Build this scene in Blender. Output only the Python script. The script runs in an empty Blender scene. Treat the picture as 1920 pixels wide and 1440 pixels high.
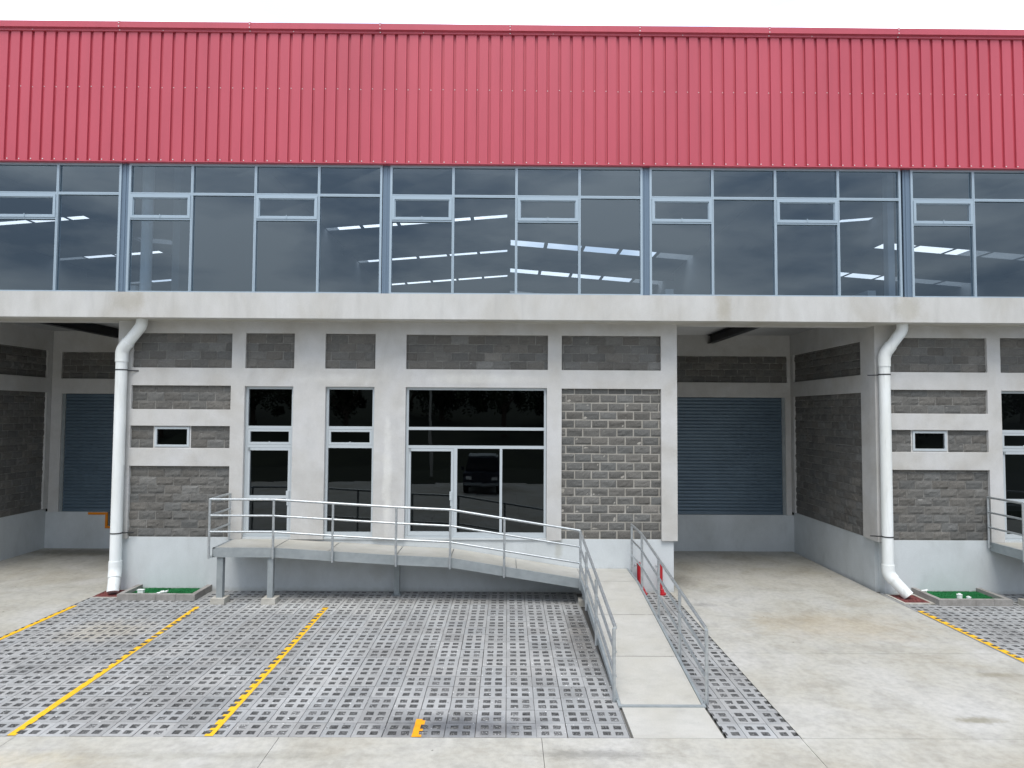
import bpy, math, random
from mathutils import Vector, Matrix, noise
R = math.radians
random.seed(7)
scene = bpy.context.scene
COL = scene.collection

# ------------------------------------------------------------------ camera
PITCH = R(2.52); ROLL = .0058; YAW = .006; CAMD = 15.8; CAMH = 4.17
f = Vector((math.sin(YAW)*math.cos(PITCH), math.cos(YAW)*math.cos(PITCH), math.sin(PITCH)))
r0 = Vector((math.cos(YAW), -math.sin(YAW), 0)); u0 = r0.cross(f)
rv = r0*math.cos(ROLL)+u0*math.sin(ROLL); uv = u0*math.cos(ROLL)-r0*math.sin(ROLL)
cd = bpy.data.cameras.new('camera'); cam = bpy.data.objects.new('camera', cd); COL.objects.link(cam)
M = Matrix(((rv.x, uv.x, -f.x, 0), (rv.y, uv.y, -f.y, -CAMD), (rv.z, uv.z, -f.z, CAMH), (0, 0, 0, 1)))
cam.matrix_world = M
cd.sensor_width = 36; cd.lens = 1250/1920*36; cd.clip_end = 3000
scene.camera = cam

# ------------------------------------------------------------------ world, sun, exposure
SUN_EL, SUN_AZ = R(62), R(188)           # azimuth: direction the light comes from, clockwise from +y
world = bpy.data.worlds.new("World"); scene.world = world; world.use_nodes = True
wn = world.node_tree.nodes; wl = world.node_tree.links; wn.clear()
def N(t, nodes, **kw):
    n = nodes.new(t)
    for k, v in kw.items(): setattr(n, k, v)
    return n
wo = N('ShaderNodeOutputWorld', wn); bg = N('ShaderNodeBackground', wn); bg.inputs[1].default_value = .1
sky = N('ShaderNodeTexSky', wn, sky_type='NISHITA', sun_disc=False, sun_elevation=SUN_EL, sun_rotation=SUN_AZ)
tc = N('ShaderNodeTexCoord', wn)
mp = N('ShaderNodeMapping', wn); mp.inputs['Scale'].default_value = (1, 1, 3.2)
ns = N('ShaderNodeTexNoise', wn); ns.inputs['Scale'].default_value = 3.1; ns.inputs['Detail'].default_value = 6; ns.inputs['Roughness'].default_value = .55
rp = N('ShaderNodeValToRGB', wn)
rp.color_ramp.elements[0].position = .36; rp.color_ramp.elements[0].color = (4.4, 5.4, 7.0, 1)
rp.color_ramp.elements[1].position = .56; rp.color_ramp.elements[1].color = (10.9, 11.5, 12.5, 1)
wl.new(tc.outputs['Generated'], mp.inputs[0]); wl.new(mp.outputs[0], ns.inputs[0]); wl.new(ns.outputs[0], rp.inputs[0])
# overcast: brighter towards the zenith and over the building (north), darker bank of cloud to the south
sx = N('ShaderNodeSeparateXYZ', wn); wl.new(tc.outputs['Generated'], sx.inputs[0])
mz = N('ShaderNodeValToRGB', wn); el = mz.color_ramp.elements
for p_, v_ in ((0, .42), (.2, .54), (.38, .95), (.6, 1.5), (1, 1.55)):
    e_ = el[0] if p_ == 0 else el[1] if p_ == 1 else el.new(p_)
    e_.position = p_; e_.color = (v_, v_, v_, 1)
wl.new(sx.outputs['Z'], mz.inputs[0])
my = N('ShaderNodeMath', wn, operation='MULTIPLY_ADD'); my.inputs[1].default_value = .85; yc = N('ShaderNodeMath', wn, operation='MAXIMUM'); yc.inputs[1].default_value = 0; wl.new(sx.outputs['Y'], yc.inputs[0]); wl.new(yc.outputs[0], my.inputs[0]); wl.new(mz.outputs[0], my.inputs[2])
mm = N('ShaderNodeVectorMath', wn, operation='SCALE'); wl.new(rp.outputs[0], mm.inputs[0]); wl.new(my.outputs[0], mm.inputs['Scale'])
mx = N('ShaderNodeMix', wn, data_type='RGBA'); mx.inputs[0].default_value = .9
wl.new(sky.outputs[0], mx.inputs[6]); wl.new(mm.outputs[0], mx.inputs[7])
wl.new(mx.outputs[2], bg.inputs[0]); wl.new(bg.outputs[0], wo.inputs[0])

sd = bpy.data.lights.new('sun', 'SUN'); sd.energy = 1.5; sd.angle = R(24); sd.color = (1, .945, .86)
sun = bpy.data.objects.new('sun', sd); COL.objects.link(sun)
sdir = Vector((math.sin(SUN_AZ)*math.cos(SUN_EL), math.cos(SUN_AZ)*math.cos(SUN_EL), math.sin(SUN_EL)))
sun.rotation_euler = sdir.to_track_quat('Z', 'Y').to_euler(); sun.location = sdir*60
scene.view_settings.view_transform = 'Standard'; scene.view_settings.look = 'None'
scene.view_settings.exposure = 0.56; scene.view_settings.gamma = 1
scene.render.engine = 'CYCLES'
scene.cycles.max_bounces = 8; scene.cycles.transparent_max_bounces = 12

# ------------------------------------------------------------------ materials
def mat(name, base=(.5, .5, .5), rough=.8, metal=0, spec=.3):
    m = bpy.data.materials.new(name); m.use_nodes = True
    b = m.node_tree.nodes['Principled BSDF']
    b.inputs['Base Color'].default_value = (*base, 1); b.inputs['Roughness'].default_value = rough
    b.inputs['Metallic'].default_value = metal; b.inputs['Specular IOR Level'].default_value = spec
    return m
def pos(nt, scale=(1, 1, 1)):
    g = nt.nodes.new('ShaderNodeNewGeometry'); m = nt.nodes.new('ShaderNodeMapping'); m.inputs['Scale'].default_value = scale
    nt.links.new(g.outputs['Position'], m.inputs[0]); return m.outputs[0]
def nz(nt, scale, stretch=(1, 1, 1), detail=5, rough=.6, dist=0):
    n = nt.nodes.new('ShaderNodeTexNoise'); n.inputs['Scale'].default_value = scale; n.inputs['Detail'].default_value = detail
    n.inputs['Roughness'].default_value = rough; n.inputs['Distortion'].default_value = dist
    nt.links.new(pos(nt, stretch), n.inputs[0]); return n.outputs[0]
def ramp(nt, src, stops):
    r = nt.nodes.new('ShaderNodeValToRGB'); e = r.color_ramp.elements
    while len(e) < len(stops): e.new(.5)
    for el, (p, c) in zip(e, stops):
        el.position = p; el.color = (*c, 1) if isinstance(c, tuple) else (c, c, c, 1)
    nt.links.new(src, r.inputs[0]); return r.outputs[0]
def mul(nt, a, b, fac=1, mode='MULTIPLY'):
    m = nt.nodes.new('ShaderNodeMix'); m.data_type = 'RGBA'; m.blend_type = mode; m.inputs[0].default_value = fac
    nt.links.new(a, m.inputs[6]); nt.links.new(b, m.inputs[7]); return m.outputs[2]
def bump(nt, src, strength, dist=.01):
    b = nt.nodes.new('ShaderNodeBump'); b.inputs['Strength'].default_value = strength; b.inputs['Distance'].default_value = dist
    nt.links.new(src, b.inputs['Height']); nt.links.new(b.outputs[0], nt.nodes['Principled BSDF'].inputs['Normal'])
def setc(m, c): m.node_tree.links.new(c, m.node_tree.nodes['Principled BSDF'].inputs['Base Color'])
def layered(name, stops, big=.6, bigst=(1, 1, 1), lo=.84, fine=60, flo=.9, rough=.85, bmp=.15, streak=None, cloud=3.0, clo=.93):
    m = mat(name, rough=rough); nt = m.node_tree
    c = ramp(nt, nz(nt, big, bigst, 4, .6, .4), stops)
    c = mul(nt, c, ramp(nt, nz(nt, cloud, bigst, 6, .65), [(.35, clo), (.6, 1.0)]))
    fn = nz(nt, fine, (1, 1, 1), 3, .6)
    c = mul(nt, c, ramp(nt, fn, [(.3, flo), (.6, 1.0)]))
    if streak:
        c = mul(nt, c, ramp(nt, nz(nt, streak[0], streak[1], 4, .6, .3), [(streak[2], streak[3]), (streak[2]+.16, 1.0)]))
    setc(m, c); bump(nt, fn, bmp, .01)
    return m
M_plaster = layered('plaster', [(.32, (.50, .485, .455)), (.5, (.56, .555, .54)), (.68, (.60, .60, .60))], big=.7, fine=45, flo=.93,
                    streak=(2.2, (1, 1, .5), .28, .93), cloud=3.4, clo=.93, bmp=.22)
M_plinth = layered('painted_plinth', [(.3, (.51, .54, .545)), (.6, (.585, .62, .635))], big=.9, bigst=(1, 1, .7), fine=40, rough=.7, flo=.94,
                   streak=(3.0, (1, 1, .4), .28, .93), cloud=3.2, clo=.95)
M_fascia = layered('fascia_concrete', [(.3, (.50, .485, .45)), (.5, (.57, .565, .545)), (.7, (.63, .63, .62))], big=.9, bigst=(1, 1, .5), fine=40, flo=.93,
                   streak=(2.4, (1, 1, .12), .30, .92), cloud=3, clo=.94)
M_road = layered('road_concrete', [(.3, (.40, .375, .315)), (.48, (.46, .445, .395)), (.68, (.51, .50, .47))], big=.6, fine=110, flo=.82,
                 streak=(2.2, (1, .8, 1), .36, .88), cloud=9, clo=.84, bmp=.35)
def blotches(m, sc, thr, dark):
    nt = m.node_tree; b = nt.nodes['Principled BSDF']; old = b.inputs['Base Color'].links[0].from_socket
    v = nt.nodes.new('ShaderNodeTexVoronoi'); v.inputs['Scale'].default_value = sc; nt.links.new(pos(nt), v.inputs[0])
    c = ramp(nt, v.outputs['Distance'], [(thr, dark), (thr*1.6, 1.0)]); setc(m, mul(nt, old, c))
blotches(M_road, 1.7, .022, .35)
def patch(m, ctr, rad, colr, nsc=4, soft=.5, stretch=(1, 1, 1)):
    """tint of its own shape, for stains and a painted shadow: noisy ellipsoid round ctr"""
    nt = m.node_tree; b = nt.nodes['Principled BSDF']; old = b.inputs['Base Color'].links[0].from_socket
    g = nt.nodes.new('ShaderNodeNewGeometry'); a = nt.nodes.new('ShaderNodeVectorMath'); a.operation = 'SUBTRACT'; a.inputs[1].default_value = ctr
    d = nt.nodes.new('ShaderNodeVectorMath'); d.operation = 'DIVIDE'; d.inputs[1].default_value = rad
    l = nt.nodes.new('ShaderNodeVectorMath'); l.operation = 'LENGTH'
    nt.links.new(g.outputs['Position'], a.inputs[0]); nt.links.new(a.outputs[0], d.inputs[0]); nt.links.new(d.outputs[0], l.inputs[0])
    ad = nt.nodes.new('ShaderNodeMath'); ad.operation = 'MULTIPLY_ADD'; ad.inputs[1].default_value = 1.3
    nt.links.new(nz(nt, nsc, stretch, 5, .65), ad.inputs[0]); nt.links.new(l.outputs['Value'], ad.inputs[2])
    mr = nt.nodes.new('ShaderNodeMapRange'); mr.inputs[1].default_value = 1.5-soft; mr.inputs[2].default_value = 1.5+soft*.3; mr.inputs[3].default_value = 1; mr.inputs[4].default_value = 0
    nt.links.new(ad.outputs[0], mr.inputs[0])
    mxx = nt.nodes.new('ShaderNodeMix'); mxx.data_type = 'RGBA'; mxx.blend_type = 'MULTIPLY'; mxx.inputs[7].default_value = (*colr, 1)
    nt.links.new(mr.outputs[0], mxx.inputs[0]); nt.links.new(old, mxx.inputs[6]); setc(m, mxx.outputs[2])
patch(M_road, (6.6, -2.4, 0), (2.1, 1.1, 1), (.95, .89, .80), 2)
patch(M_road, (6.5, -6.5, 0), (.42, .13, 1), (.62, .60, .52), 7)
patch(M_road, (1.1, -7.45, 0), (1.0, .16, 1), (.66, .66, .66), 12, .6, (.6, 1.6, 1))
patch(M_road, (-3.5, -7.5, 0), (2.2, .12, 1), (.84, .84, .82), 6, .6, (.5, 2, 1))
patch(M_road, (4.3, -1.0, 0), (.35, .2, 1), (.7, .7, .7), 6)
patch(M_road, (7.9, -4.9, 0), (.5, .12, 1), (.8, .78, .72), 6)
patch(M_road, (4.4, 1.0, 0), (.5, .7, 1), (.72, .71, .7), 5)
patch(M_road, (-12.5, 4.1, 0), (2.4, .6, 1), (.6, .59, .56), 6)
patch(M_road, (-9.8, 3.0, 0), (.5, 1.0, 1), (.72, .7, .68), 6)
patch(M_road, (-7, -7.6, 0), (2.5, .3, 1), (1.04, .98, .86), 3)
patch(M_plaster, (-2.82, 0, 2.6), (.13, 1, 1.6), (1.22, 1.22, 1.2), 5, .5, (1, 1, .6))
patch(M_plaster, (-4.0, 0, 4.95), (1.4, 1, .16), (1.1, 1.1, 1.09), 5)
patch(M_plaster, (-.6, 0, 4.98), (1.8, 1, .14), (1.12, 1.12, 1.1), 5)
M_bayfloor = layered('bay_concrete', [(.3, (.36, .355, .33)), (.6, (.47, .465, .44))], big=.5, fine=60, flo=.86, cloud=2.2, clo=.86, bmp=.25)
M_deck = layered('deck_panel', [(.3, (.425, .41, .36)), (.6, (.47, .46, .425))], big=.8, fine=60, cloud=2.6, clo=.93, streak=(2.2, (1, 2, 1), .33, .92))
blotches(M_deck, 4, .02, .55)
M_kerb = layered('kerb_concrete', [(.3, (.26, .245, .225)), (.7, (.38, .365, .345))], big=2.5, fine=80, flo=.8, cloud=7, clo=.85)
M_foot = layered('footing_concrete', [(.3, (.42, .40, .35)), (.7, (.55, .53, .48))], big=4, fine=60, cloud=8, clo=.85)
patch(M_plinth, (-3, 0, -.02), (30, 3, .12), (.80, .79, .76), 7, .6)
patch(M_plinth, (1.2, 0, 1.0), (.12, 1, .35), (.86, .84, .79), 5, .5)
patch(M_plinth, (-3.0, 0, .5), (.25, 1, .35), (.9, .89, .87), 5, .5)
patch(M_fascia, (9.1, -.7, 6.6), (.35, .5, .5), (.86, .84, .79), 5, .5)
patch(M_fascia, (4.9, -.7, 6.6), (.22, .5, .5), (.86, .83, .77), 5, .5)
patch(M_fascia, (-8.6, -.7, 6.7), (.5, .5, .3), (.88, .86, .82), 5, .5)
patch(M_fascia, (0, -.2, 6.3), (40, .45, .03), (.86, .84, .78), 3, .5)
def attrmat(name, base, fine=60, flo=.75, rough=.9, bmp=.5, bd=.01, stain=None):
    m = mat(name, rough=rough); nt = m.node_tree
    a = nt.nodes.new('ShaderNodeAttribute'); a.attribute_name = 'tone'
    rgb = nt.nodes.new('ShaderNodeRGB'); rgb.outputs[0].default_value = (*base, 1)
    c = mul(nt, rgb.outputs[0], a.outputs['Color'])
    fn = nz(nt, fine, (1, 1, 1), 4, .7); c = mul(nt, c, ramp(nt, fn, [(.3, flo), (.65, 1.12)]))
    if stain: c = mul(nt, c, ramp(nt, nz(nt, stain[0], (1, 1, 1), 5, .65), [(.33, stain[1]), (.5, 1.0), (.72, stain[2])]))
    setc(m, c); bump(nt, fn, bmp, bd); return m
M_block = attrmat('split_face_block', (.150, .147, .138), 55, .7, .95, .7, .012, (1.2, .88, 1.1))
M_mortar_light = layered('mortar_light', [(.3, (.34, .32, .28)), (.7, (.46, .44, .40))], big=3, fine=60, flo=.8, cloud=9, clo=.85, bmp=.5)
M_mortar_dark = layered('mortar_dark', [(.3, (.22, .215, .20)), (.7, (.36, .35, .33))], big=2, fine=60, flo=.8, cloud=7, clo=.5, bmp=.5)
M_paver = attrmat('paver_concrete', (.312, .314, .311), 70, .82, .9, .3, .006, (.9, .88, 1.2))
patch(M_paver, (-.6, -6.72, 0), (1.35, .42, 1), (.42, .43, .46), 3, .6)  # soft cast shadow at the front edge, painted into the paver colour
patch(M_paver, (-3.6, -1.25, 0), (3.2, .7, 1), (1.3, 1.29, 1.26), 3)
patch(M_paver, (-7.6, -2.9, 0), (1.0, .8, 1), (1.15, 1.08, .96), 3)
patch(M_paver, (1.35, -3.2, 0), (.3, 1.9, 1), (.62, .60, .58), 5)
patch(M_paver, (-3.0, -5.0, 0), (.5, 1.8, 1), (1.2, 1.2, 1.2), 4)
# gravel seen in the paver holes
M_gravel = mat('gravel', rough=1); nt = M_gravel.node_tree
v = nt.nodes.new('ShaderNodeTexVoronoi'); v.inputs['Scale'].default_value = 75; nt.links.new(pos(nt), v.inputs[0])
c = ramp(nt, v.outputs['Color'], [(.1, (.05, .05, .052)), (.6, (.10, .10, .10)), (.82, (.17, .17, .165)), (.95, (.45, .45, .43))])
c = mul(nt, c, ramp(nt, v.outputs['Distance'], [(.2, 1.0), (.8, .55)]))
a = nt.nodes.new('ShaderNodeAttribute'); a.attribute_name = 'tone'; setc(M_gravel, mul(nt, c, a.outputs['Color'])); bump(nt, v.outputs['Distance'], .8, .02)
def speck(name, cols, sc, rough=1):
    m = mat(name, rough=rough); nt = m.node_tree
    v = nt.nodes.new('ShaderNodeTexVoronoi'); v.inputs['Scale'].default_value = sc; nt.links.new(pos(nt), v.inputs[0])
    setc(m, ramp(nt, v.outputs['Color'], cols)); bump(nt, v.outputs['Distance'], .8, .01); return m
M_redgravel = speck('red_gravel', [(.2, (.07, .02, .02)), (.5, (.15, .04, .04)), (.8, (.23, .075, .065))], 45)
M_turf = speck('artificial_turf', [(.2, (.006, .07, .02)), (.5, (.01, .14, .04)), (.9, (.02, .21, .06))], 60)
# red cladding
M_red = mat('red_cladding', rough=.42, spec=.5); nt = M_red.node_tree
c = ramp(nt, nz(nt, .35, (1, 1, .5), 3, .5), [(.3, (.50, .074, .108)), (.7, (.57, .09, .128))])
c = mul(nt, c, ramp(nt, nz(nt, 5, (1, 1, .15), 3, .5), [(.3, .95), (.6, 1.0)])); setc(M_red, c)
M_screw = mat('screw_cap', (.82, .76, .76), .4)
M_alu = mat('aluminium_frame', (.56, .61, .64), .35, .25, .5)
M_mull = mat('mullion_frame', (.40, .49, .56), .35, .35, .5)
M_mullc = mat('mullion_cover', (.16, .22, .29), .35, .3, .5)
M_galv = mat('galvanised_tube', (.50, .53, .54), .38, .75, .5); nt = M_galv.node_tree
setc(M_galv, ramp(nt, nz(nt, 14, (1, 1, 1), 4), [(.3, (.42, .45, .47)), (.7, (.60, .63, .64))]))
M_steel = mat('grey_painted_steel', (.30, .33, .34), .5, .2, .4); nt = M_steel.node_tree
setc(M_steel, ramp(nt, nz(nt, 5, (1, 1, 1), 5), [(.3, (.26, .29, .30)), (.7, (.34, .37, .38))]))
M_pvc = mat('white_pvc', (.80, .83, .82), .38, 0, .5); nt = M_pvc.node_tree
setc(M_pvc, mul(nt, ramp(nt, nz(nt, 2, (1, 1, .3), 4), [(.3, (.72, .74, .71)), (.6, (.82, .85, .85))]), ramp(nt, nz(nt, 12, (1, 1, .08), 4), [(.28, .82), (.42, 1.0)])))
M_strap = mat('dark_strap', (.06, .062, .065), .5, .5)
M_redpaint = mat('red_paint', (.42, .012, .02), .4, 0, .5)
M_rust = mat('rusty_foot', (.14, .04, .03), .8)
M_shutter = mat('roller_shutter', (.07, .105, .145), .42, .25, .5); nt = M_shutter.node_tree
setc(M_shutter, ramp(nt, nz(nt, 1.2, (1, 1, 2), 4), [(.3, (.092, .136, .178)), (.7, (.118, .17, .215))]))
M_orange = mat('orange_edge', (.68, .22, .008), .5)
M_yellow = attrmat('yellow_road_paint', (.80, .46, .02), 60, .82, .7, .2, .004, (6, .85, 1.0))
M_orangep = attrmat('orange_road_paint', (.80, .33, .01), 60, .85, .7, .2, .004, (6, .85, 1.0))
M_darksteel = mat('dark_steel', (.035, .036, .042), .5, .3)
M_deckmetal = mat('metal_decking', (.42, .43, .44), .35, .6)
M_black = mat('dark_recess', (.04, .04, .04), .9)
M_interior = mat('interior_wall', (.30, .32, .33), .9)
M_inroof = mat('interior_roof', (.14, .155, .17), .8)
M_grass = mat('grass', rough=1); nt = M_grass.node_tree
setc(M_grass, ramp(nt, nz(nt, .3, (1, 1, 1), 6, .7), [(.3, (.012, .015, .010)), (.7, (.028, .034, .018))]))
M_leaf = mat('leaf', rough=.9); nt = M_leaf.node_tree
setc(M_leaf, ramp(nt, nz(nt, .8, (1, 1, 1), 4), [(.3, (.014, .02, .01)), (.7, (.035, .048, .018))]))
M_bark = mat('bark', (.08, .06, .045), .95)
M_joint = mat('joint_filler', (.13, .125, .115), 1)
def glass(name, trans, gloss, fac0, fac1):
    m = bpy.data.materials.new(name); m.use_nodes = True; nt = m.node_tree; nt.nodes.clear()
    o = nt.nodes.new('ShaderNodeOutputMaterial'); mxs = nt.nodes.new('ShaderNodeMixShader')
    t = nt.nodes.new('ShaderNodeBsdfTransparent'); t.inputs[0].default_value = (*trans, 1)
    g = nt.nodes.new('ShaderNodeBsdfGlossy'); g.inputs[0].default_value = (*gloss, 1); g.inputs['Roughness'].default_value = 0
    lw = nt.nodes.new('ShaderNodeLayerWeight'); lw.inputs[0].default_value = .25
    mr = nt.nodes.new('ShaderNodeMapRange'); mr.inputs[3].default_value = fac0; mr.inputs[4].default_value = fac1
    nt.links.new(lw.outputs['Fresnel'], mr.inputs[0]); nt.links.new(mr.outputs[0], mxs.inputs[0])
    nt.links.new(t.outputs[0], mxs.inputs[1]); nt.links.new(g.outputs[0], mxs.inputs[2]); nt.links.new(mxs.outputs[0], o.inputs[0])
    # slightly uneven panes
    nn = nt.nodes.new('ShaderNodeTexNoise'); nn.inputs['Scale'].default_value = .9; nt.links.new(pos(nt), nn.inputs[0])
    bp = nt.nodes.new('ShaderNodeBump'); bp.inputs['Strength'].default_value = .12; bp.inputs['Distance'].default_value = .01
    nt.links.new(nn.outputs[0], bp.inputs['Height']); nt.links.new(bp.outputs[0], g.inputs['Normal'])
    return m
M_upglass = glass('tinted_glass', (.50, .58, .66), (.78, .92, 1.0), .142, .6)
M_loglass = glass('dark_tinted_glass', (.05, .055, .06), (.85, .95, 1.0), .04, .6)
M_skylight = bpy.data.materials.new('skylight_sheet'); M_skylight.use_nodes = True; nt = M_skylight.node_tree; nt.nodes.clear()
o = nt.nodes.new('ShaderNodeOutputMaterial'); t = nt.nodes.new('ShaderNodeBsdfTransparent'); t.inputs[0].default_value = (.97, .91, .84, 1); nt.links.new(t.outputs[0], o.inputs[0])

# ------------------------------------------------------------------ mesh helpers
def tag(o, label=None, cat=None, group=None, kind=None):
    if label: o['label'] = label
    if cat: o['category'] = cat
    if group: o['group'] = group
    if kind: o['kind'] = kind
    return o
def empty(name, loc, label, cat, group=None):
    o = bpy.data.objects.new(name, None); COL.objects.link(o); o.location = loc; o.empty_display_size = .3
    return tag(o, label, cat, group)
def wloc(o):
    v = Vector((0, 0, 0))
    while o: v += Vector(o.location); o = o.parent
    return v
class MB:
    def __init__(s): s.v = []; s.f = []; s.m = []; s.t = []
    def quad(s, pts, m=0, tone=1.0):
        i = len(s.v); s.v += [tuple(p) for p in pts]; s.f.append(tuple(range(i, i+len(pts)))); s.m.append(m); s.t.append(tone)
    def box(s, x0, x1, y0, y1, z0, z1, m=0, tone=1.0, skip=''):
        if x0 > x1: x0, x1 = x1, x0
        if y0 > y1: y0, y1 = y1, y0
        if z0 > z1: z0, z1 = z1, z0
        P = lambda a, b, c: (a, b, c)
        if 'f' not in skip: s.quad([P(x0, y0, z0), P(x1, y0, z0), P(x1, y0, z1), P(x0, y0, z1)], m, tone)
        if 'b' not in skip: s.quad([P(x1, y1, z0), P(x0, y1, z0), P(x0, y1, z1), P(x1, y1, z1)], m, tone)
        if 'l' not in skip: s.quad([P(x0, y1, z0), P(x0, y0, z0), P(x0, y0, z1), P(x0, y1, z1)], m, tone)
        if 'r' not in skip: s.quad([P(x1, y0, z0), P(x1, y1, z0), P(x1, y1, z1), P(x1, y0, z1)], m, tone)
        if 't' not in skip: s.quad([P(x0, y0, z1), P(x1, y0, z1), P(x1, y1, z1), P(x0, y1, z1)], m, tone)
        if 'd' not in skip: s.quad([P(x0, y1, z0), P(x1, y1, z0), P(x1, y0, z0), P(x0, y0, z0)], m, tone)
    def tube(s, pts, r, n=12, m=0, caps=True, radii=None):
        pts = [Vector(p) for p in pts]; rings = []; last = None
        for i, p in enumerate(pts):
            d = (pts[min(i+1, len(pts)-1)]-pts[max(i-1, 0)]).normalized()
            a = last if last is not None else Vector((0, 0, 1)) if abs(d.z) < .9 else Vector((1, 0, 0))
            x = (a-d*a.dot(d)).normalized(); y = d.cross(x); last = x
            rr = radii[i] if radii else r
            rings.append([p+x*rr*math.cos(k*2*math.pi/n)+y*rr*math.sin(k*2*math.pi/n) for k in range(n)])
        b = len(s.v)
        for g in rings: s.v += [tuple(q) for q in g]
        for i in range(len(rings)-1):
            for k in range(n):
                k2 = (k+1) % n; s.f.append((b+i*n+k, b+i*n+k2, b+(i+1)*n+k2, b+(i+1)*n+k)); s.m.append(m); s.t.append(1)
        if caps:
            s.f.append(tuple(b+k for k in range(n))[::-1]); s.m.append(m); s.t.append(1)
            s.f.append(tuple(b+(len(rings)-1)*n+k for k in range(n))); s.m.append(m); s.t.append(1)
    def bar(s, p0, p1, w, h, m=0):
        """rectangular bar from p0 to p1, w across (horizontal), h along local up"""
        p0 = Vector(p0); p1 = Vector(p1); d = (p1-p0).normalized()
        up = Vector((0, 0, 1)) if abs(d.z) < .9 else Vector((0, 1, 0))
        x = d.cross(up).normalized()*w/2; y = x.cross(d).normalized()*h/2
        a = [p0-x-y, p0+x-y, p0+x+y, p0-x+y]; b = [p1-x-y, p1+x-y, p1+x+y, p1-x+y]
        s.quad(a[::-1], m); s.quad(b, m)
        for k in range(4): s.quad([a[k], a[(k+1) % 4], b[(k+1) % 4], b[k]], m)
    def build(s, name, mats, parent=None, smooth=False, bevel=0, weld=False, tone=False):
        if not isinstance(mats, (list, tuple)): mats = [mats]
        off = wloc(parent) if parent else Vector((0, 0, 0))
        me = bpy.data.meshes.new(name)
        me.from_pydata([(a-off.x, b-off.y, c-off.z) for a, b, c in s.v], [], s.f)
        for mt in mats: me.materials.append(mt)
        me.polygons.foreach_set('material_index', s.m)
        if smooth: me.polygons.foreach_set('use_smooth', [True]*len(s.f))
        if tone:
            at = me.attributes.new('tone', 'FLOAT_COLOR', 'CORNER'); vals = []
            for p, t in zip(me.polygons, s.t):
                t3 = t if isinstance(t, tuple) else (t, t, t)
                vals += [*t3, 1]*p.loop_total
            at.data.foreach_set('color', vals)
        me.update()
        if weld or smooth:
            import bmesh
            bm = bmesh.new(); bm.from_mesh(me); bmesh.ops.remove_doubles(bm, verts=bm.verts, dist=1e-4); bm.to_mesh(me); bm.free()
        o = bpy.data.objects.new(name, me); COL.objects.link(o)
        if parent: o.parent = parent
        if bevel:
            b = o.modifiers.new('bevel', 'BEVEL'); b.width = bevel; b.segments = 2; b.limit_method = 'ANGLE'; b.angle_limit = R(40)
        if smooth:
            try: me.set_sharp_from_angle(angle=R(45))
            except Exception: pass
        return o

def holed(mb, a0, a1, z0, z1, holes, d0, d1, mp, m=0, outer='lrtd', back=True):
    """slab in (a, z) with rectangular holes, from depth d0 (front) to d1 (back); mp maps (a, d, z) -> xyz"""
    A = sorted({a0, a1, *[q for h in holes for q in h[:2]]}); Z = sorted({z0, z1, *[q for h in holes for q in h[2:]]})
    A = [a for a in A if a0 <= a <= a1]; Z = [z for z in Z if z0 <= z <= z1]
    def hole(i, k):
        ca = (A[i]+A[i+1])/2; cz = (Z[k]+Z[k+1])/2
        return any(h[0] < ca < h[1] and h[2] < cz < h[3] for h in holes)
    nA, nZ = len(A)-1, len(Z)-1
    for i in range(nA):
        for k in range(nZ):
            if hole(i, k): continue
            x, X, z, Zt = A[i], A[i+1], Z[k], Z[k+1]
            mb.quad([mp(x, d0, z), mp(X, d0, z), mp(X, d0, Zt), mp(x, d0, Zt)], m)
            if back: mb.quad([mp(X, d1, z), mp(x, d1, z), mp(x, d1, Zt), mp(X, d1, Zt)], m)
            if (i == 0 and 'l' in outer) or (i > 0 and hole(i-1, k)): mb.quad([mp(x, d1, z), mp(x, d0, z), mp(x, d0, Zt), mp(x, d1, Zt)], m)
            if (i == nA-1 and 'r' in outer) or (i < nA-1 and hole(i+1, k)): mb.quad([mp(X, d0, z), mp(X, d1, z), mp(X, d1, Zt), mp(X, d0, Zt)], m)
            if (k == 0 and 'd' in outer) or (k > 0 and hole(i, k-1)): mb.quad([mp(x, d1, z), mp(X, d1, z), mp(X, d0, z), mp(x, d0, z)], m)
            if (k == nZ-1 and 't' in outer) or (k < nZ-1 and hole(i, k+1)): mb.quad([mp(x, d0, Zt), mp(X, d0, Zt), mp(X, d1, Zt), mp(x, d1, Zt)], m)

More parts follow.
